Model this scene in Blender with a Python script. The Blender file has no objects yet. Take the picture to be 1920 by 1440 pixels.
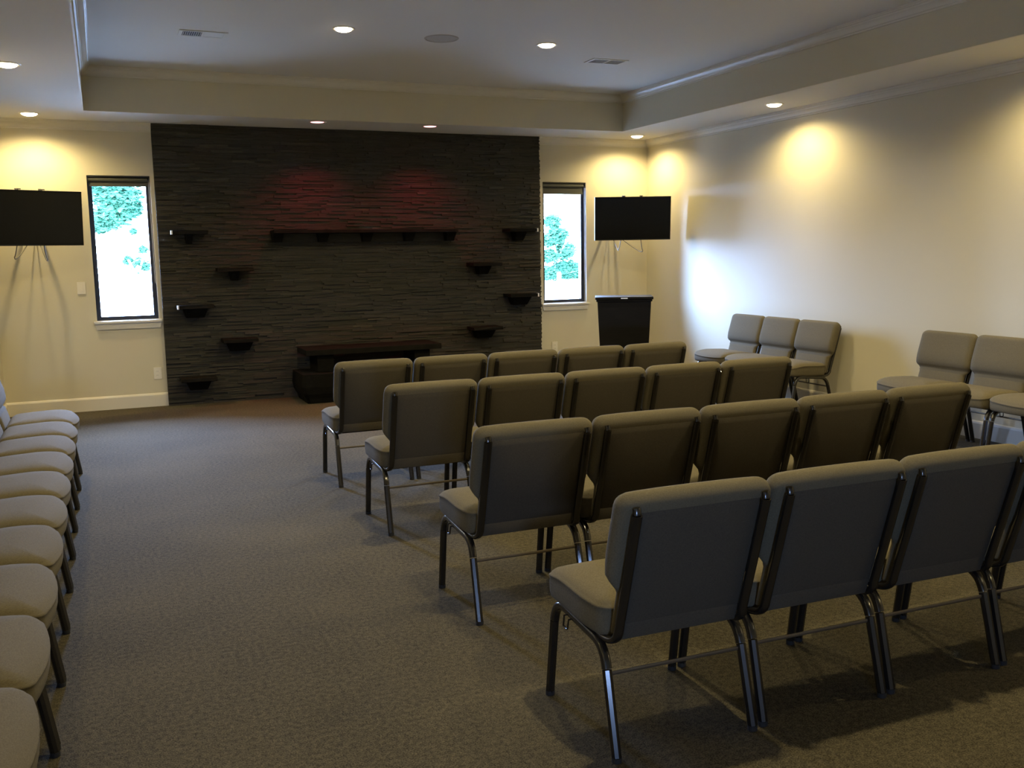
import bpy, bmesh, math, random
from mathutils import Vector, Matrix
from math import sin, cos, pi, radians as rad
random.seed(7)
S = bpy.context.scene
C = S.collection

# ------------------------------------------------------------------ camera
YAW, PITCH, ROLL, FPX, CAMH = 0.4024, -0.1376, -0.0164, 1789.6, 1.485
cd = bpy.data.cameras.new('camera'); cam = bpy.data.objects.new('camera', cd); C.objects.link(cam)
cd.sensor_width = 36; cd.lens = 36 * FPX / 1920; cd.clip_start = 0.02; cd.clip_end = 500
fw = Vector((sin(YAW)*cos(PITCH), cos(YAW)*cos(PITCH), sin(PITCH)))
rt = Vector((cos(YAW), -sin(YAW), 0)); up = rt.cross(fw)
rt2 = rt*cos(ROLL) + up*sin(ROLL); up2 = rt2.cross(fw)
m = Matrix((rt2, up2, -fw)).transposed().to_4x4(); m.translation = (0, 0, CAMH)
cam.matrix_world = m
S.camera = cam

# ------------------------------------------------------------------ world, exposure
S.view_settings.view_transform = 'Standard'; S.view_settings.look = 'None'
S.view_settings.gamma = 1; S.view_settings.use_curve_mapping = False
S.view_settings.exposure = 0.14
w = bpy.data.worlds.new('world'); S.world = w; w.use_nodes = True
bg = w.node_tree.nodes['Background']
bg.inputs['Color'].default_value = (0.345, 0.535, 1.0, 1)
wt = w.node_tree      # bright hazy sky, brightest low towards the far left where the sun stands behind cloud
tcw = wt.nodes.new('ShaderNodeTexCoord'); dt = wt.nodes.new('ShaderNodeVectorMath'); dt.operation = 'DOT_PRODUCT'
dt.inputs[1].default_value = Vector((-0.80, 0.58, 0.16)).normalized(); wt.links.new(tcw.outputs['Generated'], dt.inputs[0])
mx_ = wt.nodes.new('ShaderNodeMath'); mx_.operation = 'MAXIMUM'; mx_.inputs[1].default_value = 0.0; wt.links.new(dt.outputs['Value'], mx_.inputs[0])
pw = wt.nodes.new('ShaderNodeMath'); pw.operation = 'POWER'; pw.inputs[1].default_value = 7.0; wt.links.new(mx_.outputs[0], pw.inputs[0])
ma = wt.nodes.new('ShaderNodeMath'); ma.operation = 'MULTIPLY_ADD'; ma.inputs[1].default_value = 85.0; ma.inputs[2].default_value = 135.0
wt.links.new(pw.outputs[0], ma.inputs[0]); wt.links.new(ma.outputs[0], bg.inputs['Strength'])

D, R, L, B = 10.167, 6.147, -0.919, -2.4      # far, right, left, back wall planes
ZS, ZT = 2.778, 3.160                          # soffit and tray ceiling heights
TL, TR, TD, TB = -0.055, 5.407, 9.452, 0.9     # tray opening
W1 = (-0.065, 0.504, 0.874, 2.278); W2 = (4.75, 5.312, 0.874, 2.278); W3 = (-0.68, 0.02, 0.70, 1.08)

def portal(x, y, z, sx, sz, toward):
    l = bpy.data.lights.new('window_portal', 'AREA'); l.shape = 'RECTANGLE'; l.size = sx; l.size_y = sz
    l.cycles.is_portal = True
    o = bpy.data.objects.new('window_portal', l); C.objects.link(o); o.location = (x, y, z)
    o.rotation_euler = (rad(-90) if toward < 0 else rad(90), 0, 0)
for (a, b, c, d) in (W1, W2): portal((a+b)/2, D+0.17, (c+d)/2, b-a, d-c, -1)
portal((W3[0]+W3[1])/2, B-0.17, (W3[2]+W3[3])/2, W3[1]-W3[0], W3[3]-W3[2], 1)

WARM = (1.0, 0.79, 0.39); TRAYCOL = (1.0, 0.82, 0.44); RED = (1.0, 0.06, 0.12)
P_SOFFIT, P_TRAY, P_RED = 102.0, 135.0, 48.0

# ------------------------------------------------------------------ materials
def mat(name, col, rough=0.6, metal=0.0, spec=0.5, noise=None, bump=None, emit=None, coat=0):
    m = bpy.data.materials.new(name); m.use_nodes = True; nt = m.node_tree
    b = nt.nodes['Principled BSDF']
    b.inputs['Base Color'].default_value = (*col, 1); b.inputs['Roughness'].default_value = rough
    b.inputs['Metallic'].default_value = metal; b.inputs['Specular IOR Level'].default_value = spec
    b.inputs['Coat Weight'].default_value = coat
    tc = nt.nodes.new('ShaderNodeTexCoord')
    if noise:   # scale, col2, detail, vector scale
        sc, c2, det, vs = noise
        mp = nt.nodes.new('ShaderNodeMapping'); mp.inputs['Scale'].default_value = vs
        nt.links.new(tc.outputs['Object'], mp.inputs['Vector'])
        n = nt.nodes.new('ShaderNodeTexNoise'); n.inputs['Scale'].default_value = sc; n.inputs['Detail'].default_value = det
        nt.links.new(mp.outputs['Vector'], n.inputs['Vector'])
        r = nt.nodes.new('ShaderNodeValToRGB')
        r.color_ramp.elements[0].position = 0.32; r.color_ramp.elements[1].position = 0.68
        r.color_ramp.elements[0].color = (*col, 1); r.color_ramp.elements[1].color = (*c2, 1)
        nt.links.new(n.outputs['Fac'], r.inputs['Fac']); nt.links.new(r.outputs['Color'], b.inputs['Base Color'])
    if bump:    # scale, strength, distance
        n2 = nt.nodes.new('ShaderNodeTexNoise'); n2.inputs['Scale'].default_value = bump[0]; n2.inputs['Detail'].default_value = 3
        nt.links.new(tc.outputs['Object'], n2.inputs['Vector'])
        bp = nt.nodes.new('ShaderNodeBump'); bp.inputs['Strength'].default_value = bump[1]; bp.inputs['Distance'].default_value = bump[2]
        nt.links.new(n2.outputs['Fac'], bp.inputs['Height']); nt.links.new(bp.outputs['Normal'], b.inputs['Normal'])
    if emit:
        b.inputs['Emission Color'].default_value = (*emit[0], 1); b.inputs['Emission Strength'].default_value = emit[1]
    return m

def carpet_mat():
    m = mat('brown_grey_loop_carpet', (0.075, 0.064, 0.047), 0.95, spec=0.15)
    nt = m.node_tree; b = nt.nodes['Principled BSDF']; tc = nt.nodes.new('ShaderNodeTexCoord')
    def noise(s, d): 
        n = nt.nodes.new('ShaderNodeTexNoise'); n.inputs['Scale'].default_value = s; n.inputs['Detail'].default_value = d
        nt.links.new(tc.outputs['Object'], n.inputs['Vector']); return n
    fine, mid, big = noise(210, 2), noise(55, 3), noise(1.1, 3)
    r = nt.nodes.new('ShaderNodeValToRGB')
    r.color_ramp.elements[0].position = 0.385; r.color_ramp.elements[0].color = (0.026, 0.0225, 0.014, 1)
    r.color_ramp.elements[1].position = 0.63; r.color_ramp.elements[1].color = (0.122, 0.105, 0.068, 1)
    mx = nt.nodes.new('ShaderNodeMath'); mx.operation = 'MULTIPLY_ADD'; mx.inputs[1].default_value = 0.55
    m2 = nt.nodes.new('ShaderNodeMath'); m2.operation = 'MULTIPLY'; m2.inputs[1].default_value = 0.30
    m3 = nt.nodes.new('ShaderNodeMath'); m3.operation = 'MULTIPLY_ADD'; m3.inputs[1].default_value = 0.15
    nt.links.new(mid.outputs['Fac'], m2.inputs[0]); nt.links.new(big.outputs['Fac'], m3.inputs[0])
    nt.links.new(m2.outputs[0], m3.inputs[2]); nt.links.new(fine.outputs['Fac'], mx.inputs[0]); nt.links.new(m3.outputs[0], mx.inputs[2])
    nt.links.new(mx.outputs[0], r.inputs['Fac']); nt.links.new(r.outputs['Color'], b.inputs['Base Color'])
    bp = nt.nodes.new('ShaderNodeBump'); bp.inputs['Strength'].default_value = 0.6; bp.inputs['Distance'].default_value = 0.006
    nt.links.new(mx.outputs[0], bp.inputs['Height']); nt.links.new(bp.outputs['Normal'], b.inputs['Normal'])
    return m

def weave_mat(name, c1, c2):
    """woven upholstery: crossed fine threads with a mottled yarn colour"""
    m = mat(name, c1, 0.9, spec=0.2); nt = m.node_tree; b = nt.nodes['Principled BSDF']
    tc = nt.nodes.new('ShaderNodeTexCoord')
    outs = []
    for vs in ((150, 150, 900), (900, 150, 150)):
        mp = nt.nodes.new('ShaderNodeMapping'); mp.inputs['Scale'].default_value = vs
        n = nt.nodes.new('ShaderNodeTexNoise'); n.inputs['Scale'].default_value = 1.0; n.inputs['Detail'].default_value = 2
        nt.links.new(tc.outputs['Object'], mp.inputs['Vector']); nt.links.new(mp.outputs['Vector'], n.inputs['Vector']); outs.append(n)
    a = nt.nodes.new('ShaderNodeMath'); a.operation = 'ADD'
    nt.links.new(outs[0].outputs['Fac'], a.inputs[0]); nt.links.new(outs[1].outputs['Fac'], a.inputs[1])
    h = nt.nodes.new('ShaderNodeMath'); h.operation = 'MULTIPLY'; h.inputs[1].default_value = 0.5
    nt.links.new(a.outputs[0], h.inputs[0])
    r = nt.nodes.new('ShaderNodeValToRGB'); r.color_ramp.elements[0].position = 0.36; r.color_ramp.elements[1].position = 0.64
    r.color_ramp.elements[0].color = (*c1, 1); r.color_ramp.elements[1].color = (*c2, 1)
    nt.links.new(h.outputs[0], r.inputs['Fac']); nt.links.new(r.outputs['Color'], b.inputs['Base Color'])
    bp = nt.nodes.new('ShaderNodeBump'); bp.inputs['Strength'].default_value = 0.35; bp.inputs['Distance'].default_value = 0.002
    nt.links.new(h.outputs[0], bp.inputs['Height']); nt.links.new(bp.outputs['Normal'], b.inputs['Normal'])
    return m

def stone_mat():
    m = mat('dark_ledger_stone', (0.05, 0.045, 0.035), 0.75, spec=0.35); nt = m.node_tree; b = nt.nodes['Principled BSDF']
    at = nt.nodes.new('ShaderNodeAttribute'); at.attribute_name = 'stone_tone'
    tc = nt.nodes.new('ShaderNodeTexCoord'); mp = nt.nodes.new('ShaderNodeMapping'); mp.inputs['Scale'].default_value = (6, 6, 60)
    n = nt.nodes.new('ShaderNodeTexNoise'); n.inputs['Scale'].default_value = 1.0; n.inputs['Detail'].default_value = 5
    nt.links.new(tc.outputs['Object'], mp.inputs['Vector']); nt.links.new(mp.outputs['Vector'], n.inputs['Vector'])
    a = nt.nodes.new('ShaderNodeMath'); a.operation = 'MULTIPLY_ADD'; a.inputs[1].default_value = 0.45; 
    s = nt.nodes.new('ShaderNodeMath'); s.operation = 'MULTIPLY'; s.inputs[1].default_value = 0.62
    nt.links.new(at.outputs['Fac'], s.inputs[0]); nt.links.new(n.outputs['Fac'], a.inputs[0]); nt.links.new(s.outputs[0], a.inputs[2])
    r = nt.nodes.new('ShaderNodeValToRGB'); cr = r.color_ramp
    cr.elements[0].position = 0.15; cr.elements[0].color = (0.016, 0.015, 0.011, 1)
    cr.elements[1].position = 0.95; cr.elements[1].color = (0.066, 0.061, 0.043, 1)
    e = cr.elements.new(0.5); e.color = (0.031, 0.029, 0.020, 1)
    e = cr.elements.new(0.7); e.color = (0.037, 0.030, 0.024, 1)
    nt.links.new(a.outputs[0], r.inputs['Fac']); nt.links.new(r.outputs['Color'], b.inputs['Base Color'])
    bp = nt.nodes.new('ShaderNodeBump'); bp.inputs['Strength'].default_value = 0.7; bp.inputs['Distance'].default_value = 0.006
    nt.links.new(n.outputs['Fac'], bp.inputs['Height']); nt.links.new(bp.outputs['Normal'], b.inputs['Normal'])
    return m

M = dict(
    wall=mat('greige_wall_paint', (0.575, 0.528, 0.385), 0.55, bump=(180, 0.08, 0.002)),
    ceil=mat('white_ceiling_paint', (0.64, 0.62, 0.56), 0.8, bump=(140, 0.06, 0.002)),
    trim=mat('white_gloss_trim', (0.62, 0.58, 0.48), 0.42),
    carpet=carpet_mat(), stone=stone_mat(),
    slab=mat('dark_honed_slab', (0.005, 0.0045, 0.0035), 0.7, spec=0.1, noise=(14, (0.010, 0.009, 0.007), 5, (1, 1, 1)), bump=(40, 0.2, 0.003)),
    rail=mat('grey_brown_stone_rail', (0.030, 0.028, 0.020), 0.8, spec=0.15, noise=(12, (0.045, 0.041, 0.030), 4, (1, 1, 6))),
    block=mat('dark_rough_block', (0.003, 0.0027, 0.0022), 0.85, spec=0.1, noise=(20, (0.006, 0.0055, 0.004), 4, (1, 1, 4)), bump=(30, 0.4, 0.006)),
    fabric=weave_mat('woven_taupe_upholstery', (0.098, 0.084, 0.053), (0.142, 0.121, 0.078)),
    backfab=weave_mat('flat_back_fabric', (0.056, 0.048, 0.035), (0.080, 0.069, 0.050)),
    metal=mat('bronze_powder_coat', (0.014, 0.012, 0.010), 0.2, metal=0.15, spec=0.9),
    wire=mat('brushed_bronze_rod', (0.16, 0.13, 0.09), 0.4, metal=0.6),
    black=mat('black_window_frame', (0.012, 0.013, 0.016), 0.4),
    blind=mat('dark_roller_fabric', (0.05, 0.05, 0.042), 0.8, noise=(300, (0.075, 0.075, 0.06), 2, (1, 1, 1))),
    screen=mat('black_glass_screen', (0.004, 0.004, 0.004), 0.12, spec=0.35),
    bezel=mat('black_plastic_bezel', (0.006, 0.006, 0.006), 0.5, spec=0.25),
    steel=mat('grey_steel_mount', (0.12, 0.12, 0.12), 0.4, metal=0.7),
    cord=mat('grey_cable_jacket', (0.10, 0.09, 0.075), 0.6),
    bright=mat('glint_cap_and_plate', (0.8, 0.8, 0.76), 0.3, metal=0.3),  # pale finish for the added shelf-end glints and the lectern plate
    lectern=mat('black_stained_wood', (0.004, 0.0038, 0.0035), 0.5, spec=0.15, noise=(8, (0.007, 0.006, 0.0055), 5, (1, 1, 12))),
    plate=mat('white_plastic_plate', (0.72, 0.68, 0.58), 0.35),
    slot=mat('dark_slot', (0.03, 0.03, 0.03), 0.6),
    grille=mat('ceiling_grille_paint', (0.38, 0.35, 0.29), 0.7),
    vent=mat('white_register_paint', (0.60, 0.58, 0.50), 0.5),
    duct=mat('dark_duct_inside', (0.03, 0.028, 0.024), 0.9),
    lens=mat('warm_lamp_lens', (0.9, 0.85, 0.7), 0.5, emit=((1.0, 0.80, 0.52), 14)),
    redlens=mat('red_lamp_lens', (0.9, 0.6, 0.6), 0.5, emit=((1.0, 0.42, 0.46), 3.0)),
    foot=mat('black_rubber', (0.012, 0.012, 0.012), 0.8),
    pave=mat('pale_concrete', (0.62, 0.60, 0.56), 0.9, noise=(0.6, (0.72, 0.70, 0.66), 4, (1, 1, 1))),
    leaf=mat('green_leaves', (0.007, 0.037, 0.018), 0.7, spec=0.1, noise=(1.3, (0.018, 0.060, 0.027), 3, (1, 1, 1))),
    bark=mat('pale_tree_bark', (0.45, 0.43, 0.38), 0.9, noise=(9, (0.55, 0.52, 0.46), 4, (1, 1, 0.2))),
)
g = bpy.data.materials.new('window_glass'); g.use_nodes = True; nt = g.node_tree; nt.nodes.clear()
o_ = nt.nodes.new('ShaderNodeOutputMaterial'); tr = nt.nodes.new('ShaderNodeBsdfTransparent'); gl = nt.nodes.new('ShaderNodeBsdfGlossy')
gl.inputs['Roughness'].default_value = 0.02; mxs = nt.nodes.new('ShaderNodeMixShader'); fr = nt.nodes.new('ShaderNodeFresnel'); fr.inputs['IOR'].default_value = 1.3
nt.links.new(fr.outputs[0], mxs.inputs[0]); nt.links.new(tr.outputs[0], mxs.inputs[1]); nt.links.new(gl.outputs[0], mxs.inputs[2]); nt.links.new(mxs.outputs[0], o_.inputs[0])
M['glass'] = g

# ------------------------------------------------------------------ mesh helpers
def obj(name, bm, material, parent=None, smooth=False, sharp=None):
    me = bpy.data.meshes.new(name); bmesh.ops.recalc_face_normals(bm, faces=bm.faces); bm.to_mesh(me); bm.free()
    me.materials.append(material)
    if smooth:
        me.shade_smooth()
        if sharp: me.set_sharp_from_angle(angle=rad(sharp))
    o = bpy.data.objects.new(name, me); C.objects.link(o)
    if parent: o.parent = parent
    return o
def box(bm, x0, x1, y0, y1, z0, z1, bev=0, M4=None):
    vs = [bm.verts.new((x, y, z)) for x in (x0, x1) for y in (y0, y1) for z in (z0, z1)]
    fs = [bm.faces.new([vs[i] for i in f]) for f in ((0,1,3,2),(4,6,7,5),(0,4,5,1),(2,3,7,6),(0,2,6,4),(1,5,7,3))]
    if bev:
        es = list({e for f in fs for e in f.edges})
        r = bmesh.ops.bevel(bm, geom=es, offset=bev, segments=2, affect='EDGES', profile=0.7)
        vs = list({v for f in r['faces'] for v in f.verts} | {v for v in vs if v.is_valid})
    if M4: bmesh.ops.transform(bm, matrix=M4, verts=vs)
    return vs
def B_(*a, **k): bm = bmesh.new(); box(bm, *a, **k); return bm
def tube(bm, pts, ra, rb=None, n=12, side=Vector((1, 0, 0)), power=2.0, cap=True, phase=0.5):
    """sweep an oval along points; ra is the half width along 'side', rb across"""
    rb = rb or ra; pts = [Vector(p) for p in pts]; rings = []
    for i, p in enumerate(pts):
        t = (pts[min(i+1, len(pts)-1)] - pts[max(i-1, 0)]).normalized()
        s = (side - t*side.dot(t))
        s = s.normalized() if s.length > 1e-4 else t.orthogonal().normalized()
        u = t.cross(s)
        ring = []
        for k in range(n):
            a = 2*pi*(k+phase)/n; c, d = cos(a), sin(a)
            c = math.copysign(abs(c)**(2/power), c); d = math.copysign(abs(d)**(2/power), d)
            ring.append(bm.verts.new(p + s*(ra*c) + u*(rb*d)))
        rings.append(ring)
    for a, b in zip(rings, rings[1:]):
        for k in range(n): bm.faces.new((a[k], a[(k+1) % n], b[(k+1) % n], b[k]))
    if cap: bm.faces.new(rings[0][::-1]); bm.faces.new(rings[-1])
def arc(p0, pc, p1, n=6):
    p0, pc, p1 = Vector(p0), Vector(pc), Vector(p1)
    return [(1-t)**2*p0 + 2*t*(1-t)*pc + t*t*p1 for t in [i/n for i in range(n+1)]]
def disc(bm, c, r, z0, z1, n=32, r1=None):
    r1 = r if r1 is None else r1
    a = [bm.verts.new((c[0]+r*cos(2*pi*k/n), c[1]+r*sin(2*pi*k/n), z0)) for k in range(n)]
    b = [bm.verts.new((c[0]+r1*cos(2*pi*k/n), c[1]+r1*sin(2*pi*k/n), z1)) for k in range(n)]
    for k in range(n): bm.faces.new((a[k], a[(k+1) % n], b[(k+1) % n], b[k]))
    bm.faces.new(a[::-1]); bm.faces.new(b)
def lathe(bm, prof, n=32):
    rings = [[bm.verts.new((r*cos(2*pi*k/n), r*sin(2*pi*k/n), z)) for k in range(n)] for r, z in prof]
    for a, b in zip(rings, rings[1:]):
        for k in range(n): bm.faces.new((a[k], a[(k+1) % n], b[(k+1) % n], b[k]))
    return rings
def extrude_profile(bm, prof, path, up=Vector((0, 0, 1)), closed=False):
    """prof: (out, z) pairs; path: list of ((x, y), inward miter vector)"""
    rings = [[bm.verts.new((x + mx*o, y + my*o, z)) for o, z in prof] for (x, y), (mx, my) in path]
    pr = list(zip(rings, rings[1:])) + ([(rings[-1], rings[0])] if closed else [])
    n = len(prof)
    for a, b in pr:
        for k in range(n): bm.faces.new((a[k], a[(k+1) % n], b[(k+1) % n], b[k]))
    if not closed: bm.faces.new(rings[0][::-1]); bm.faces.new(rings[-1])
def tag(o, label=None, cat=None, group=None, kind=None):
    if label: o['label'] = label
    if cat: o['category'] = cat
    if group: o['group'] = group
    if kind: o['kind'] = kind
    return o
def thing(name, label, cat, loc=(0, 0, 0), rz=0, group=None):
    o = bpy.data.objects.new(name, None); C.objects.link(o); o.location = loc; o.rotation_euler = (0, 0, rz)
    o.empty_display_size = 0.1
    return tag(o, label, cat, group)
def copy_tree(o, parent=None):
    c = o.copy(); C.objects.link(c)
    if parent: c.parent = parent
    for ch in list(o.children): copy_tree(ch, c)
    return c
def struct(name, bm, m, label=None, parent=None, **k):
    o = obj(name, bm, m, parent, **k)
    if not parent: tag(o, label, None, None, 'structure')
    return o

# ------------------------------------------------------------------ room shell
struct('floor', B_(L-0.2, R+0.2, B-0.2, D+0.2, -0.12, 0), M['carpet'], 'brown grey flecked carpet covering the whole room')

def wall_y(name, y0, y1, holes, x0, x1, label):
    bm = bmesh.new(); xs = x0
    for (a, b, c, d) in sorted(holes):
        box(bm, xs, a, y0, y1, 0, ZT+0.2); box(bm, a, b, y0, y1, 0, c); box(bm, a, b, y0, y1, d, ZT+0.2); xs = b
    box(bm, xs, x1, y0, y1, 0, ZT+0.2)
    bmesh.ops.remove_doubles(bm, verts=bm.verts, dist=1e-5)
    return struct(name, bm, M['wall'], label)
wall_y('wall_far', D, D+0.16, [W1, W2], L-0.15, R+0.15, 'beige painted end wall with two narrow windows')
wall_y('wall_back', B-0.16, B, [W3], L-0.15, R+0.15, 'beige painted wall behind the viewer')
struct('wall_left', B_(L-0.15, L, B, D, 0, ZT+0.2), M['wall'], 'beige wall behind the left row of chairs')
struct('wall_right', B_(R, R+0.15, B, D, 0, ZT+0.2), M['wall'], 'long beige right wall with pools of lamp light')

LX, RX = L, R
bm = bmesh.new()     # lowered border and raised tray, as one ceiling
box(bm, L, TL, B, D, ZS, ZT+0.2); box(bm, TR, R, B, D, ZS, ZT+0.2)
box(bm, TL, TR, TD, D, ZS, ZT+0.2); box(bm, TL, TR, B, TB, ZS, ZT+0.2)
box(bm, TL, TR, TB, TD, ZT, ZT+0.2)
struct('ceiling', bm, M['ceil'], 'off-white ceiling with a raised tray in the middle')
bm = bmesh.new()     # beige painted faces of the tray
t = 0.012
box(bm, TL, TR, TD-t, TD, ZS+0.001, ZT); box(bm, TL, TR, TB, TB+t, ZS+0.001, ZT)
box(bm, TL, TL+t, TB+t, TD-t, ZS+0.001, ZT); box(bm, TR-t, TR, TB+t, TD-t, ZS+0.001, ZT)
struct('wall_tray', bm, M['wall'], 'beige upright band around the raised ceiling tray')

def crown_prof(top, h=0.082, out=0.075):
    # (out from the wall, z)
    pts = [(0, top-h), (0.012, top-h), (0.014, top-h+0.012), (0.022, top-h+0.016), (0.026, top-h+0.026),
           (0.040, top-h+0.040), (0.055, top-h+0.050), (0.060, top-h+0.060), (0.066, top-h+0.062), (0.068, top-0.010), (out, top-0.010), (out, top), (0, top)]
    return pts
ST0, ST1, SY = 0.541, 4.689, 10.108      # stone wall span and front
bm = bmesh.new()
extrude_profile(bm, crown_prof(ZT), [((TL+t, TD-t), (1, -1)), ((TR-t, TD-t), (-1, -1)), ((TR-t, TB+t), (-1, 1)), ((TL+t, TB+t), (1, 1))], closed=True)
struct('trim_1', bm, M['trim'], 'white crown moulding around the raised tray', smooth=True, sharp=28)
bm = bmesh.new()
extrude_profile(bm, crown_prof(ZS), [((ST1+0.0, D), (0, -1)), ((R, D), (-1, -1)), ((R, B), (-1, 1)), ((L, B), (1, 1)), ((L, D), (1, -1)), ((ST0, D), (0, -1))])
struct('trim_2', bm, M['trim'], 'white crown moulding where the walls meet the lowered ceiling border', smooth=True, sharp=28)
BBH = 0.135
bp_ = [(0, 0), (0.016, 0), (0.016, BBH-0.02), (0.011, BBH-0.008), (0.005, BBH), (0, BBH)]
bm = bmesh.new(); extrude_profile(bm, bp_, [((L, D), (1, -1)), ((ST0, D), (0, -1))])
struct('baseboard_far', bm, M['trim'], 'white baseboard on the end wall left of the stone')
bm = bmesh.new(); extrude_profile(bm, bp_, [((ST1, D), (0, -1)), ((R, D), (-1, -1)), ((R, B), (-1, 1))])
struct('baseboard_right', bm, M['trim'], 'white baseboard along the right wall')
bm = bmesh.new(); extrude_profile(bm, bp_, [((L, B), (1, 1)), ((L, D), (1, -1))])
struct('baseboard_left', bm, M['trim'], 'white baseboard along the left wall')

# ledger stone feature wall: thousands of thin strips, one wall
bm = bmesh.new(); tl = bm.faces.layers.float.new('stone_tone')
z = 0.0
def stone(x0, x1, z0, z1, y):
    vs = box(bm, x0, x1, y, D-0.001, z0, z1)
    tone = min(1, max(0, random.gauss(0.5, 0.20)))
    for f in {f for v in vs for f in v.link_faces}: f[tl] = tone
while z < ZS:
    h = random.choice((0.012, 0.015, 0.018, 0.022)); z1 = min(z+h, ZS)
    x = ST0
    while x < ST1:
        l = random.uniform(0.08, 0.34); x1 = min(x+l, ST1)
        if ST1-x1 < 0.06: x1 = ST1
        e1 = x1 + (random.uniform(-0.004, 0.004) if x1 == ST1 else -0.0008)
        stone(x, e1, z, z1-0.0008, SY + random.uniform(-0.012, 0.010))
        x = x1
    z = z1
struct('wall_stone', bm, M['stone'], 'dark stacked ledger stone wall in the middle of the end wall')

# ------------------------------------------------------------------ windows
def window(name, W, y, s, label, blind_h, roll):
    """s=+1: wall lies beyond y (far wall); s=-1: back wall"""
    a, b, c, d = W; f = 0.042
    yy = lambda v: y + s*v
    def bx(bm, x0, x1, v0, v1, z0, z1, bev=0):
        p, q = sorted((yy(v0), yy(v1))); box(bm, x0, x1, p, q, z0, z1, bev)
    bm = bmesh.new()
    bx(bm, a, a+f, 0.055, 0.12, c, d); bx(bm, b-f, b, 0.055, 0.12, c, d)
    bx(bm, a+f, b-f, 0.055, 0.12, c, c+f); bx(bm, a+f, b-f, 0.055, 0.12, d-f, d)
    root = struct(name, bm, M['black'], label)
    bm = bmesh.new(); bx(bm, a+f, b-f, 0.088, 0.094, c+f, d-f); obj('pane', bm, M['glass'], root)
    bm = bmesh.new()   # stool and apron
    bx(bm, a-0.03, b+0.03, -0.035, 0.0, c-0.022, c, 0.004); bx(bm, a, b, 0.0, 0.054, c-0.0, c+0.006)
    x0, x1 = a-0.022, b+0.022
    vs = [bm.verts.new((x, yy(v), zz)) for v in (-0.016, -0.0005) for x, zz in ((x0, c-0.022), (x1, c-0.022), (x1-0.014, c-0.080), (x0+0.014, c-0.080))]
    for q in ((0,1,2,3), (7,6,5,4), (0,4,5,1), (1,5,6,2), (2,6,7,3), (3,7,4,0)): bm.faces.new([vs[i] for i in q])
    obj('window_sill', bm, M['trim'], root)
    return root
w1 = window('window_1', W1, D, 1, 'narrow black-framed window left of the stone wall', 0.1, False)
w2 = window('window_2', W2, D, 1, 'narrow black-framed window right of the stone wall', 0.1, True)
window('added_window_3', W3, B, -1, 'added unseen window in the wall behind the viewer', 0.1, False)  # added behind the camera to put blue glints on the chair legs
def roller(W, label, drop, r):
    a, b, c, d = W
    t_ = thing('roller_blind', label, 'window blind', ((a+b)/2, D+0.028, d-0.032), 0)
    hw = (b-a)/2 - 0.004
    bm = bmesh.new(); box(bm, -hw, hw, -0.026, 0.022, 0.018, 0.030)
    box(bm, -hw, -hw+0.005, -0.026, 0.022, -0.03, 0.018); box(bm, hw-0.005, hw, -0.026, 0.022, -0.03, 0.018)
    obj('bracket', bm, M['black'], t_)
    bm = bmesh.new(); tube(bm, [(-hw+0.007, 0, -0.008), (hw-0.02, 0, -0.008)], r, r, 20, Vector((0, 1, 0)))
    obj('fabric_roll', bm, M['blind'], t_, True, 40)
    bm = bmesh.new(); box(bm, -hw+0.012, hw-0.022, -0.003, 0.001, -drop, -0.02); box(bm, -hw+0.012, hw-0.022, -0.007, 0.005, -drop-0.016, -drop, 0.003)
    obj('shade_fabric', bm, M['blind'], t_)
    bm = bmesh.new(); tube(bm, [(hw-0.012, -0.01, -0.01), (hw-0.010, -0.012, -1.0), (hw-0.006, -0.012, -1.02), (hw-0.004, -0.012, -1.0), (hw-0.005, -0.02, -0.01)], 0.0012, n=6)
    obj('pull_chain', bm, M['plate'], t_)
roller(W1, 'black roller blind rolled up at the top of the left window', 0.055, 0.022)
roller(W2, 'dark grey roller blind slightly lowered at the top of the right window', 0.090, 0.024)

# ------------------------------------------------------------------ recessed lights
def make_light(label, x, y, z, lens, group, power, col, spot=158, blend=0.7):
    t_ = thing('recessed_downlight', label, 'ceiling light', (x, y, z), 0, group)
    bm = bmesh.new(); n = 32
    prof = [(0.0665, -0.001), (0.070, -0.004), (0.082, -0.005), (0.088, -0.001), (0.088, 0.0), (0.0665, 0.0)]
    rings = lathe(bm, prof, n)
    for k in range(n): bm.faces.new((rings[-1][k], rings[-1][(k+1) % n], rings[0][(k+1) % n], rings[0][k]))
    obj('trim_ring', bm, M['trim'], t_, True, 40)
    bm = bmesh.new(); dp = 0.024 if lens is M['lens'] else 0.006
    rg = lathe(bm, [(0.066, -0.0005)] + [(0.066*cos(rad(a)), -0.001-dp*sin(rad(a))) for a in (0, 15, 30, 45, 60, 75, 86)], 32); bm.faces.new(rg[-1])
    obj('lens', bm, lens, t_, True)
    l = bpy.data.lights.new('downlight_beam', 'SPOT'); l.energy = power; l.color = col; l.spot_size = rad(spot); l.spot_blend = blend
    l.shadow_soft_size = 0.035
    lo = bpy.data.objects.new('downlight_beam', l); C.objects.link(lo); lo.parent = t_; lo.location = (0, 0, -0.030)
    return t_
G1, G2, G3, G4 = 'recessed lights over the left wall', 'recessed lights over the right wall', 'recessed lights in the raised tray', 'red lights over the stone wall'
make_light('recessed warm light in the far left ceiling corner above the left television', -0.49, 9.744, ZS, M['lens'], G1, P_SOFFIT, WARM)
make_light('recessed warm light cut by the left edge of the photo, in the left ceiling border', -0.481, 7.37, ZS, M['lens'], G1, P_SOFFIT, WARM)
for y in (5.0, 2.62, 0.25): make_light('recessed warm light in the left ceiling border, nearer than the photo shows', -0.481, y, ZS, M['lens'], G1, P_SOFFIT*0.2, WARM)
make_light('small recessed warm light in the far right ceiling corner above the right television', 5.764, 9.76, ZS, M['lens'], G2, P_SOFFIT, WARM)
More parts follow.
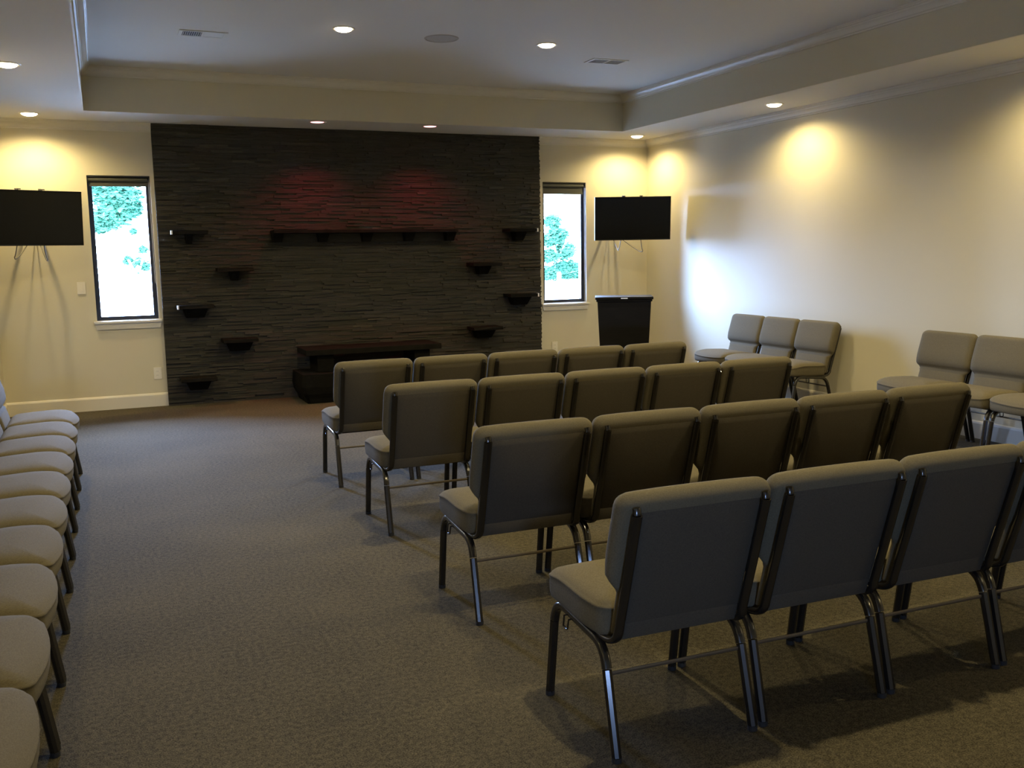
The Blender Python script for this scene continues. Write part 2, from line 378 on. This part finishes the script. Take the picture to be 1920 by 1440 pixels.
make_light('recessed warm light in the right ceiling border above the bright pool on the long wall', 5.75, 7.297, ZS, M['lens'], G2, P_SOFFIT, WARM)
for y in (4.52, 1.9, -0.6): make_light('recessed warm light in the right ceiling border, nearer than the photo shows', 5.75, y, ZS, M['lens'], G2, P_SOFFIT, WARM)
make_light('recessed light in the raised tray left of the round ceiling speaker', 1.795, 7.326, ZT, M['lens'], G3, P_TRAY, TRAYCOL)
make_light('recessed light in the raised tray right of the round ceiling speaker', 3.485, 7.345, ZT, M['lens'], G3, P_TRAY, TRAYCOL)
for y in (4.9, 2.5):
    for x in (1.795, 3.485): make_light('recessed light in the raised tray, nearer than the photo shows', x, y, ZT, M['lens'], G3, P_TRAY, TRAYCOL)
make_light('red recessed light above the stone wall, the left of the two', 2.055, 9.60, ZS, M['redlens'], G4, P_RED, RED, 118, 1.0)
make_light('red recessed light above the stone wall, the right of the two', 3.217, 9.603, ZS, M['redlens'], G4, P_RED, RED, 118, 1.0)

# ceiling speaker and registers
t_ = thing('ceiling_speaker', 'round off-white speaker grille flush in the raised ceiling between two lights', 'speaker', (2.595, 7.40, ZT))
bm = bmesh.new(); rings = lathe(bm, [(0.120, -0.001), (0.123, -0.006), (0.132, -0.006), (0.137, 0.0), (0.120, 0.0)], 40)
for k in range(40): bm.faces.new((rings[-1][k], rings[-1][(k+1) % 40], rings[0][(k+1) % 40], rings[0][k]))
obj('rim', bm, M['grille'], t_, True, 40)
bm = bmesh.new(); disc(bm, (0, 0), 0.1195, -0.004, -0.0005, 40); obj('grille', bm, M['grille'], t_)

def register(label, x, y, halves):
    t_ = thing('ceiling_vent', label, 'air vent', (x, y, ZT))
    bm = bmesh.new(); W, H, f = 0.175, 0.100, 0.026
    box(bm, -W, W, -H, -H+f, -0.006, -0.0005); box(bm, -W, W, H-f, H, -0.006, -0.0005)
    box(bm, -W, -W+f, -H+f, H-f, -0.006, -0.0005); box(bm, W-f, W, -H+f, H-f, -0.006, -0.0005); box(bm, -0.008, 0.008, -H+f, H-f, -0.006, -0.0005)
    obj('frame', bm, M['vent'], t_)
    for s, ang in ((-1, halves[0]), (1, halves[1])):
        x0, x1 = sorted((s*0.010, s*(W-f-0.001)))
        bm = bmesh.new(); box(bm, x0, x1, -H+f, H-f, -0.0015, -0.0006); bk = obj('duct_opening', bm, M['duct'], t_)
        bm = bmesh.new(); n = 9 if abs(ang) > 20 else 12
        for i in range(n):
            xx = x0 + (i+0.5)*(x1-x0)/n
            mt = Matrix.Translation((xx, 0, -0.0042)) @ Matrix.Rotation(rad(ang), 4, 'Y')
            wd = 0.0016 if abs(ang) > 20 else 0.0062
            box(bm, -wd, wd, -H+f+0.001, H-f-0.001, -0.0004, 0.0004, 0, mt)
        obj('louvre', bm, M['vent'], t_)
register('ceiling vent in the raised tray with only its left half dark', 0.835, 7.835, (50, 5))
register('ceiling vent with two dark louvred halves in the raised tray near its right corner', 4.29, 7.80, (50, 50))

# ------------------------------------------------------------------ shelves on the stone
def shelf(label, x, z, hw, cw, cap=0, group='small stone shelves staggered up the stone wall', depth=0.24):
    t_ = thing('wall_shelf', label, 'shelf', (x, SY, z), 0, group)
    bm = bmesh.new(); random.seed(int(x*100)+int(z*77))
    box(bm, -hw, hw, -depth, -0.014, -0.036, 0, 0.004)
    for v in bm.verts:
        if v.co.y < -depth+0.02: v.co.y += random.uniform(-0.004, 0.004)
    obj('slab', bm, M['slab'], t_)
    bm = bmesh.new()
    vs = [bm.verts.new(p) for p in ((-cw, -depth*0.70, -0.037), (cw, -depth*0.70, -0.037), (cw, -0.014, -0.037), (-cw, -0.014, -0.037),
          (-cw*0.72, -depth*0.46, -0.13), (cw*0.72, -depth*0.46, -0.13), (cw*0.72, -0.014, -0.13), (-cw*0.72, -0.014, -0.13))]
    for q in ((0,3,2,1), (4,5,6,7), (0,1,5,4), (1,2,6,5), (2,3,7,6), (3,0,4,7)): bm.faces.new([vs[i] for i in q])
    bmesh.ops.bevel(bm, geom=bm.edges[:], offset=0.004, segments=1, affect='EDGES')
    obj('corbel', bm, M['block'], t_)
    if cap:  # pale cap imitates the window's reflection on the slab end
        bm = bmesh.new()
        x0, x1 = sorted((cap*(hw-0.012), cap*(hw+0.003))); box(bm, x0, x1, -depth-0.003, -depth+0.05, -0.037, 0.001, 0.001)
        c_ = obj('glint_cap', bm, M['bright'], t_); c_['label'] = 'small bright cap standing in for a window glint on the slab corner'
HW = 0.172
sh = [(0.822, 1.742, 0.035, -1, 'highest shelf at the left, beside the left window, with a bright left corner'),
      (1.238, 1.372, 0.045, 0, 'second highest shelf on the left half of the stone wall'),
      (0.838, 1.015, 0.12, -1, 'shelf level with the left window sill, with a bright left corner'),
      (1.250, 0.660, 0.13, 0, 'second lowest shelf on the left half of the stone wall'),
      (0.830, 0.290, 0.12, 0, 'lowest shelf at the left foot of the stone wall'),
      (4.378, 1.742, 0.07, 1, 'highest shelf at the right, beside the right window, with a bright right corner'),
      (3.935, 1.372, 0.075, 0, 'second highest shelf on the right half of the stone wall'),
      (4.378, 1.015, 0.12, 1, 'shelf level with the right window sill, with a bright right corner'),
      (3.930, 0.660, 0.12, 0, 'lowest visible shelf on the right half of the stone wall')]
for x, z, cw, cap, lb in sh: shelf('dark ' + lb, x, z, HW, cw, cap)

t_ = thing('mantel_shelf', 'long dark mantel shelf on corbels across the middle of the stone wall', 'shelf', (2.61, SY, 1.742))
bm = bmesh.new(); box(bm, -0.985, 0.985, -0.25, -0.014, -0.034, 0, 0.004); obj('slab', bm, M['slab'], t_)
bm = bmesh.new(); box(bm, -0.955, 0.955, -0.05, -0.014, -0.125, -0.035, 0.004); obj('back_rail', bm, M['rail'], t_)
for i in range(5):
    bm = bmesh.new(); cx = -0.93 + i*0.465; c0, c1 = 0.055, 0.042
    vs = [bm.verts.new(p) for p in ((cx-c0, -0.19, -0.035), (cx+c0, -0.19, -0.035), (cx+c0, -0.051, -0.035), (cx-c0, -0.051, -0.035),
          (cx-c1, -0.13, -0.125), (cx+c1, -0.13, -0.125), (cx+c1, -0.051, -0.125), (cx-c1, -0.051, -0.125))]
    for q in ((0,3,2,1), (4,5,6,7), (0,1,5,4), (1,2,6,5), (2,3,7,6), (3,0,4,7)): bm.faces.new([vs[i] for i in q])
    obj('corbel', bm, M['block'], t_)

t_ = thing('stone_bench', 'low dark bench table standing against the foot of the stone wall', 'bench', (2.56, 9.84, 0))
bm = bmesh.new(); box(bm, -0.72, 0.72, -0.24, 0.235, 0.478, 0.535, 0.006); obj('top_slab', bm, M['slab'], t_)
for s in (-1, 1):
    bm = bmesh.new(); x0, x1 = sorted((s*0.43, s*0.60)); box(bm, x0, x1, -0.20, 0.20, 0.301, 0.477, 0.005); obj('post', bm, M['block'], t_)
    bm = bmesh.new(); rows = [(0.0, 0.13), (0.05, 0.145), (0.10, 0.175), (0.17, 0.19), (0.24, 0.185), (0.30, 0.18)]
    cx = s*0.60; rr = []
    for zz, hh in rows:
        ring = [(cx-hh, -0.33), (cx-hh+0.03, -0.35), (cx+hh-0.03, -0.35), (cx+hh, -0.33), (cx+hh, 0.20), (cx-hh, 0.20)]
        rr.append([bm.verts.new((px, py + (0.19-hh)*(0.8 if py < 0 else 0), zz)) for px, py in ring])
    for a, b in zip(rr, rr[1:]):
        for k in range(6): bm.faces.new((a[k], a[(k+1) % 6], b[(k+1) % 6], b[k]))
    bm.faces.new(rr[0][::-1]); bm.faces.new(rr[-1]); obj('pedestal', bm, M['block'], t_)

# ------------------------------------------------------------------ wall plates
def plate(name, label, cat, x, z, kind):
    t_ = thing(name, label, cat, (x, D-0.0005, z))
    bm = bmesh.new(); box(bm, -0.037, 0.037, -0.006, 0, -0.059, 0.059, 0.002); obj('cover_plate', bm, M['plate'], t_)
    if kind == 'switch':
        bm = bmesh.new(); box(bm, -0.016, 0.016, -0.009, -0.0061, -0.033, 0.033, 0.001); obj('rocker', bm, M['plate'], t_)
    else:
        for dz in (-0.02, 0.02):
            bm = bmesh.new(); box(bm, -0.017, 0.017, -0.008, -0.0061, dz-0.014, dz+0.014, 0.001); so = obj('socket', bm, M['plate'], t_)
            bm = bmesh.new()
            for dx in (-0.006, 0.006): box(bm, dx-0.001, dx+0.001, -0.0086, -0.0081, dz-0.003, dz+0.006)
            obj('slots', bm, M['slot'], so)
plate('light_switch', 'white switch plate on the beige wall between the left television and window', 'light switch', -0.183, 1.205, 'switch')
plate('wall_outlet', 'white outlet low on the beige wall under the left window', 'outlet', 0.456, 0.333, 'outlet')
plate('wall_outlet', 'white outlet low on the wall under the right window, just above chair backs', 'outlet', 4.885, 0.363, 'outlet')

# ------------------------------------------------------------------ televisions
def tv(label, cx, cy, cz, rz, group, s):
    t_ = thing('television', label, 'television', (cx, cy, cz), rz, group)
    W, H = 0.432, 0.243; tilt = Matrix.Rotation(rad(4), 4, 'X')
    bm = bmesh.new(); box(bm, -W, W, 0, 0.03, -H, H, 0.003, tilt); box(bm, -W*0.72, W*0.72, 0.031, 0.058, -H*0.8, H*0.6, 0.008, tilt); obj('housing', bm, M['bezel'], t_)
    bm = bmesh.new(); box(bm, -W+0.012, W-0.012, -0.0015, -0.0003, -H+0.016, H-0.012, 0, tilt); obj('screen', bm, M['screen'], t_)
    t2 = thing('television_mount', 'steel wall arm holding ' + ('the left television' if s < 0 else 'the right television'), 'wall mount', (0, 0, 0), 0, 'television wall arms')
    t2.location = (cx, cy, cz); t2.rotation_euler = (0, 0, rz)
    bm = bmesh.new()
    for dx in (-0.10, 0.10): box(bm, dx-0.014, dx+0.014, 0.060, 0.085, -0.22, H+0.012, 0.002, tilt)
    for dx in (-0.10, 0.10): box(bm, dx-0.014, dx+0.014, 0.004, 0.085, H+0.003, H+0.013, 0.001, tilt)
    box(bm, -0.13, 0.13, 0.0855, 0.095, -0.05, 0.05, 0.002, tilt)
    obj('bracket', bm, M['steel'], t2)
    # arm runs back to the wall in world space; express it in local coordinates
    inv = (Matrix.Translation((cx, cy, cz)) @ Matrix.Rotation(rz, 4, 'Z')).inverted()
    wp = inv @ Vector((cx + s*0.06, D-0.012, cz)); start = Vector((0, 0.098, 0))
    bm = bmesh.new()
    for q in (-1, 1):
        e_ = wp + Vector((q*0.05, -0.02, 0)); mid = (start+e_)/2 + Vector((q*0.14, 0, 0))
        tube(bm, [start+Vector((q*0.03, 0, 0)), mid, e_], 0.022, 0.010, 8, Vector((0, 0, 1)))
    obj('arm', bm, M['steel'], t2)
    bm = bmesh.new(); box(bm, -0.06, 0.06, -0.010, 0.0110, -0.11, 0.11, 0.002, Matrix.Translation(wp) @ Matrix.Rotation(-rz, 4, 'Z')); obj('wall_bracket', bm, M['steel'], t2)
    # cables dropping under the set
    for i, (dx, dl, de) in enumerate(((-0.12, 0.10, -0.03), (0.10, 0.12, 0.03))):
        bm = bmesh.new(); p0 = Vector((dx, 0.07, -H+0.05)); p1 = Vector((dx+de, 0.10, -H-dl)); p2 = inv @ Vector((cx+s*0.02, D-0.01, cz-0.10))
        tube(bm, arc(p0, (p0+p1)/2+Vector((0, 0.02, -0.06)), p1, 5) + arc(p1, p1+Vector((0.02, 0.06, -0.08)), p2, 8)[1:], 0.0045, n=6)
        obj('cable', bm, M['cord'], t2, True)
tv('black wall television angled inward at the left edge, cut by the photo edge', -0.52, 9.57, 1.850, rad(22), 'black wall televisions', -1)
tv('black wall television angled inward, right of the right window', 5.598, 9.57, 1.838, rad(-22), 'black wall televisions', 1)

# ------------------------------------------------------------------ lectern
t_ = thing('lectern', 'black tapered wooden lectern standing behind the front row of chairs', 'lectern', (4.42, 7.72, 0), rad(-28))
bm = bmesh.new()
def frustum(bm, z0, z1, a0, b0, a1, b1, th=0.0):
    vs = [bm.verts.new((sx*a, sy*b, zz)) for zz, a, b in ((z0, a0, b0), (z1, a1, b1)) for sx, sy in ((-1, -1), (1, -1), (1, 1), (-1, 1))]
    for q in ((3,2,1,0), (4,5,6,7), (0,1,5,4), (1,2,6,5), (2,3,7,6), (3,0,4,7)): bm.faces.new([vs[i] for i in q])
frustum(bm, 0.06, 1.02, 0.195, 0.14, 0.242, 0.165); obj('body', bm, M['lectern'], t_)
bm = bmesh.new(); box(bm, -0.21, 0.21, -0.155, 0.155, 0, 0.059, 0.006); obj('base', bm, M['lectern'], t_)
bm = bmesh.new(); box(bm, -0.262, 0.262, -0.185, 0.185, 1.040, 1.064, 0.005); box(bm, -0.252, 0.252, -0.175, 0.175, 1.021, 1.039, 0.003); obj('reading_top', bm, M['lectern'], t_)
bm = bmesh.new(); box(bm, -0.03, 0.03, -0.1865, -0.1852, 1.047, 1.057); obj('name_plate', bm, M['bright'], t_)

# ------------------------------------------------------------------ chairs
LEAN = Vector((0, -0.284, 0.959)); NRM = Vector((0, 0.959, 0.284)); BO = Vector((0, -0.178, 0.359))
def bpnt(x, s, n): return BO + LEAN*(s*0.928) + NRM*n + Vector((x, 0, 0))
def smooth(a, b, x): t = min(1, max(0, (x-a)/(b-a))); return t*t*(3-2*t)
def make_chair(label):
    t_ = thing('stacking_chair', label, 'chair')
    # seat: rounded plan, bowed front, piped top edge
    def outline(inset, n=9):
        a, y0, y1, r, bow = 0.2555-inset, -0.150+inset, 0.228-inset, max(0.046-inset, 0.012), 0.034
        pts = []
        for cx, cy, a0 in ((a-r*1.0, y1-r, 0), (-a+r, y1-r, 90), (-a+r, y0+r, 180), (a-r, y0+r, 270)):
            for k in range(n): an = rad(a0 + 90*k/(n-1)); pts.append([cx+r*cos(an), cy+r*sin(an)])
            nx = {0: (-a+r, y1), 90: (-a, y0+r), 180: (a-r, y0), 270: (a, y1-r)}[a0]
            lx, ly = pts[-1]
            for k in range(1, 8): pts.append([lx+(nx[0]-lx)*k/8, ly+(nx[1]-ly)*k/8])
        out = []
        for x, y in pts:
            tt = (y-y0)/(y1-y0); x2 = x*(1-0.05*smooth(0.35, 0, tt)); out.append((x2, y + bow*(1-(x/0.2555)**2)*smooth(0.35, 1, tt)))
        return out
    bm = bmesh.new(); rings = []
    for zz, ins in ((0.338, 0.030), (0.338, 0.012), (0.345, 0.004), (0.36, 0.0), (0.405, -0.001), (0.424, 0.001), (0.427, -0.0025), (0.432, -0.0025), (0.434, 0.003), (0.441, 0.009), (0.449, 0.024), (0.455, 0.05), (0.459, 0.09), (0.461, 0.13), (0.462, 0.165)):
        rings.append([bm.verts.new((x, y, zz + 0.020 - 0.018*(0.2-y)/0.4 + -0.034*max(0, (y-0.07)/0.19)**2*max(0, min(1, (zz-0.36)/0.06)))) for x, y in outline(ins)])
    n = len(rings[0])
    for a, b in zip(rings, rings[1:]):
        for k in range(n): bm.faces.new((a[k], a[(k+1) % n], b[(k+1) % n], b[k]))
    bm.faces.new(rings[0][::-1]); bm.faces.new(rings[-1])
    obj('seat', bm, M['fabric'], t_, True)
    # backrest pad
    bm = bmesh.new(); rings = []
    ss = [0.004, 0.0, 0.006, 0.04, 0.09, 0.13, 0.15, 0.165, 0.175, 0.184, 0.19, 0.2, 0.215, 0.24, 0.28, 0.33, 0.38, 0.42, 0.45] + [0.464+0.036*sin(rad(a)) for a in (0, 15, 30, 45, 58, 70, 80, 86)]
    for i, s in enumerate(ss):
        wv = 0.217 + 0.0415*smooth(0.145, 0.225, s); th = 0.036 + 0.004*smooth(0, 0.1, s)
        if s > 0.17: th = 0.026 + 0.046*smooth(0.172, 0.26, s)
        if 0.17 < s < 0.192: th = 0.027
        if 0.192 <= s < 0.214: th = 0.048
        if s == 0.215: th = 0.060
        rr = 0.0; n0 = 0.0
        if s > 0.448: q = min(1, (s-0.448)/0.052); rr = 0.050*(1-math.sqrt(1-q*q))
        if s > 0.464: q = min(1, (s-0.464)/0.036); h_ = 0.036*math.sqrt(1-q*q); n0, th = 0.036-h_, 0.036+h_
        w_ = wv - rr
        if i == 0: w_, th = w_-0.02, 0.02
        hh = th-n0
        sec = [(0.0, n0), (w_*0.5, n0), (w_-0.045, n0), (w_-0.022, n0+0.05*hh), (w_-0.008, n0+0.16*hh), (w_, n0+hh*0.42), (w_-0.001, n0+hh*0.62), (w_-0.008, th-0.16*hh), (w_-0.022, th-0.05*hh), (w_-0.05, th), (w_*0.5, th+0.003), (0, th+0.004)]
        ring = sec + [(-x, y) for x, y in reversed(sec[1:-1])]
        rings.append([bm.verts.new(bpnt(x, s, nn)) for x, nn in ring])
    n = len(rings[0])
    for a, b in zip(rings, rings[1:]):
        for k in range(n): bm.faces.new((a[k], a[(k+1) % n], b[(k+1) % n], b[k]))
    bm.faces.new(rings[0][::-1]); bm.faces.new(rings[-1])
    obj('backrest', bm, M['fabric'], t_, True)
    # flat rear panel with a folded lower hem
    bm = bmesh.new(); xs = [-0.205, -0.2, -0.1, 0, 0.1, 0.2, 0.205]
    rows = [(-0.012, -0.004), (-0.010, -0.008), (0.045, -0.009), (0.050, -0.0065), (0.056, -0.008), (0.25, -0.009), (0.424, -0.0085), (0.436, -0.0055), (0.450, -0.0008)]
    rings = [[bm.verts.new(bpnt(x, s, nn + (0.003 if abs(x) > 0.202 else 0))) for x in xs] + [bm.verts.new(bpnt(x, s, -0.0003)) for x in reversed(xs)] for s, nn in rows]
    for a, b in zip(rings, rings[1:]):
        for k in range(14): bm.faces.new((a[k], a[(k+1) % 14], b[(k+1) % 14], b[k]))
    bm.faces.new(rings[0][::-1]); bm.faces.new(rings[-1])
    o = obj('back_panel', bm, M['backfab'], t_, True, 35); o['label'] = 'darker flat fabric panel across the rear of the back'
    for s in (-1, 1):
        X = s*0.238
        # seat rail with legs
        bm = bmesh.new()
        tube(bm, arc((X*0.995, 0.1975, 0.280), (X*0.99, 0.182, 0.349), (X*0.98, 0.125, 0.3485), 7) + arc((X*0.98, -0.085, 0.331), (X*0.98, -0.150, 0.327), (X*0.99, -0.170, 0.260), 7), 0.0143, 0.0135, 20, power=3.0)
        obj('seat_rail', bm, M['metal'], t_, True, 50)
        for nm, top, bot in (('front', Vector((X*0.995, 0.1985, 0.277)), Vector((X, 0.238, 0.014))), ('rear', Vector((X*0.99, -0.171, 0.257)), Vector((X, -0.236, 0.014)))):
            bm = bmesh.new(); tube(bm, [top, bot], 0.0156, 0.0148, 8, phase=0.0); lg = obj('leg', bm, M['metal'], t_, False)
            bm = bmesh.new(); tube(bm, [(bot.x, bot.y, 0.0005), (bot.x, bot.y, 0.016)], 0.0158, 0.0148, 12); ft = obj('foot_cap', bm, M['foot'], lg, True, 40)
        # back upright, pointed top, hooked foot
        XB = s*0.214; pts = []
        hook = arc((XB*1.03, -0.100, 0.341), (XB*1.02, -0.205, 0.333), bpnt(XB, 0.045, -0.018), 8)
        bm = bmesh.new(); tube(bm, hook + [bpnt(XB, 0.25, -0.018), bpnt(XB, 0.455, -0.016)], 0.0155, 0.0115, 12, power=2.4)
        tube(bm, [bpnt(XB, 0.456, -0.016), bpnt(XB, 0.466, -0.013), bpnt(XB, 0.474, -0.007)], 0.012, 0.008, 12)
        obj('back_upright', bm, M['metal'], t_, True, 50)
    bm = bmesh.new(); tube(bm, [(-0.230, -0.1745, 0.245), (0.230, -0.1745, 0.245)], 0.0065, 0.003, 8, Vector((0, 0, 1))); obj('rear_stretcher', bm, M['wire'], t_, True, 40)
    bm = bmesh.new(); box(bm, -0.231, 0.231, -0.08, -0.055, 0.321, 0.332, 0.002); box(bm, -0.231, 0.231, 0.09, 0.115, 0.335, 0.344, 0.002); obj('cross_brace', bm, M['metal'], t_)
    bm = bmesh.new()   # ganging hook under the left rail
    tube(bm, [(-0.230, 0.088, 0.337), (-0.253, 0.088, 0.335), (-0.256, 0.088, 0.303), (-0.256, 0.083, 0.300), (-0.256, 0.060, 0.300), (-0.256, 0.057, 0.303), (-0.253, 0.055, 0.332), (-0.230, 0.055, 0.334)], 0.0032, n=8)
    obj('ganging_hook', bm, M['metal'], t_, True, 40)
    return t_
proto = make_chair(None); used = [False]
def place(x, y, rz, label, group):
    o = proto if not used[0] else copy_tree(proto); used[0] = True
    o.location = (x, y, 0); o.rotation_euler = (0, 0, rz); o['label'] = label; o['group'] = group
    return o
PX = 0.5230
rows = [(2.525, 1.533, -1.2, 'nearest row'), (3.672, 1.545, -0.5, 'second row from the viewer'), (5.020, 1.562, 0, 'third row from the viewer'), (6.192, 1.566, 0, 'far front row')]
cols = ['aisle-end chair', 'second chair from aisle', 'middle chair', 'fourth chair from aisle', 'wall-end chair']
for yy, xx, rot, rn in rows:
    for k, cn in enumerate(cols):
        place(xx + PX*k, yy, rad(rot), f'taupe chair seen from behind, {cn} of the {rn}', 'taupe chairs in the four centre rows')
lw = ['farthest', 'second farthest', 'third farthest', 'fourth farthest', 'fifth farthest', 'sixth farthest', 'seventh farthest', 'third nearest', 'second nearest', 'nearest']
for k, wd in enumerate(lw):
    place(-0.464, 6.932 - 0.5171*k, rad(-90), 'taupe chair facing right, ' + wd + ' in the line along the left edge', 'taupe chairs lined along the left wall')
XR = 5.745
for y, wd in ((7.955, 'farthest from the viewer'), (7.436, 'the middle one'), (6.915, 'nearest the viewer')):
    place(XR, y, rad(90), f'taupe chair of the far trio against the right wall, {wd}', 'trio of chairs against the right wall')
for y, wd in ((5.445, 'its farthest chair'), (4.925, 'cut by the right photo edge'), (4.405, 'its nearest chair, barely visible')):
    place(XR, y, rad(90), f'taupe chair of the near right wall group, {wd}', 'near group of chairs against the right wall')

# ------------------------------------------------------------------ outside
struct('ground_outside', B_(-60, 80, D+0.17, 120, -0.25, -0.15), M['pave'], 'pale sunlit ground outside the windows')
struct('ground_outside', B_(-60, 80, -60, B-0.17, -0.25, -0.15), M['pave'], 'pale ground outside behind the viewer')
def tree(label, name, x, y, h, blobs, n, size):
    t_ = thing(name, label, 'tree' if name == 'tree' else 'bush', (x, y, -0.15), 0, 'greenery outside the windows')
    bm = bmesh.new()
    for i in range(n):
        bx_, by, bz, br = random.choice(blobs)
        d = Vector((random.gauss(0, 1), random.gauss(0, 1), random.gauss(0, 1))).normalized() * br * (random.random()**0.4 if random.random() < 0.8 else random.uniform(1.0, 1.35))
        c = Vector((bx_, by, bz)) + Vector((d.x, d.y, d.z*0.8)); s_ = size*random.uniform(0.6, 1.3)
        if c.z < 0.03: c.z = 0.03 + random.random()*0.2
        q = Matrix.Rotation(random.uniform(0, 6.28), 3, 'Z') @ Matrix.Rotation(random.uniform(-1, 1), 3, 'X')
        vs = [bm.verts.new(c + q @ Vector(p)) for p in ((-s_, 0, 0), (0, 0.02, -s_*0.45), (s_, 0, 0), (0, 0.02, s_*0.45))]
        bm.faces.new(vs)
    tag(obj('foliage', bm, M['leaf'], t_), kind='stuff')
    bm = bmesh.new()
    tube(bm, [(0, 0, 0), (0.05, 0, h*0.35), (-0.05, 0.05, h*0.6)], 0.05*h**0.5, n=8)
    for k in range(5):
        a = k*1.3; tube(bm, [(0, 0, h*(0.25+0.06*k)), (cos(a)*h*0.15, sin(a)*h*0.15, h*(0.45+0.07*k))], 0.02*h**0.5, n=6)
    obj('trunk', bm, M['bark'], t_)
random.seed(21)
def at(px, py, Y):
    """world x, z on plane y=Y seen at a photo pixel (for placing the trees outdoors)"""
    d = fw + rt2*((px-960)/FPX) - up2*((py-720)/FPX); t_ = Y/d.y
    return d.x*t_, CAMH + d.z*t_
def greenery(name, label, Y, pts, n, size):
    ps = [(*at(px, py, Y), r*Y/FPX*1.09) for px, py, r in pts]
    cx = sum(p[0] for p in ps)/len(ps); h = max(p[1] for p in ps)+0.15
    tree(label, name, cx, Y, h, [(x-cx, 0, z+0.15, r) for x, z, r in ps], n, size)
greenery('tree', 'leafy tree canopy in the top of the left window', 24, [(205, 372, 20), (230, 368, 24), (212, 402, 24), (240, 392, 16), (190, 420, 14), (180, 352, 10)], 7000, 0.075)
greenery('bush', 'small pale bush halfway down the left window', 30, [(258, 495, 14), (272, 500, 9), (240, 488, 7), (268, 468, 6), (250, 434, 5)], 1300, 0.06)
greenery('tree', 'tall leafy tree in the right window', 34, [(1036, 415, 13), (1044, 440, 17), (1030, 450, 14), (1060, 470, 18), (1032, 480, 13), (1070, 500, 12), (1052, 500, 12)], 7000, 0.09)
greenery('bush', 'low dense hedge along the bottom of the right window', 38, [(1024, 512, 13), (1040, 512, 14), (1056, 511, 14), (1072, 510, 14), (1088, 510, 14)], 6500, 0.085)
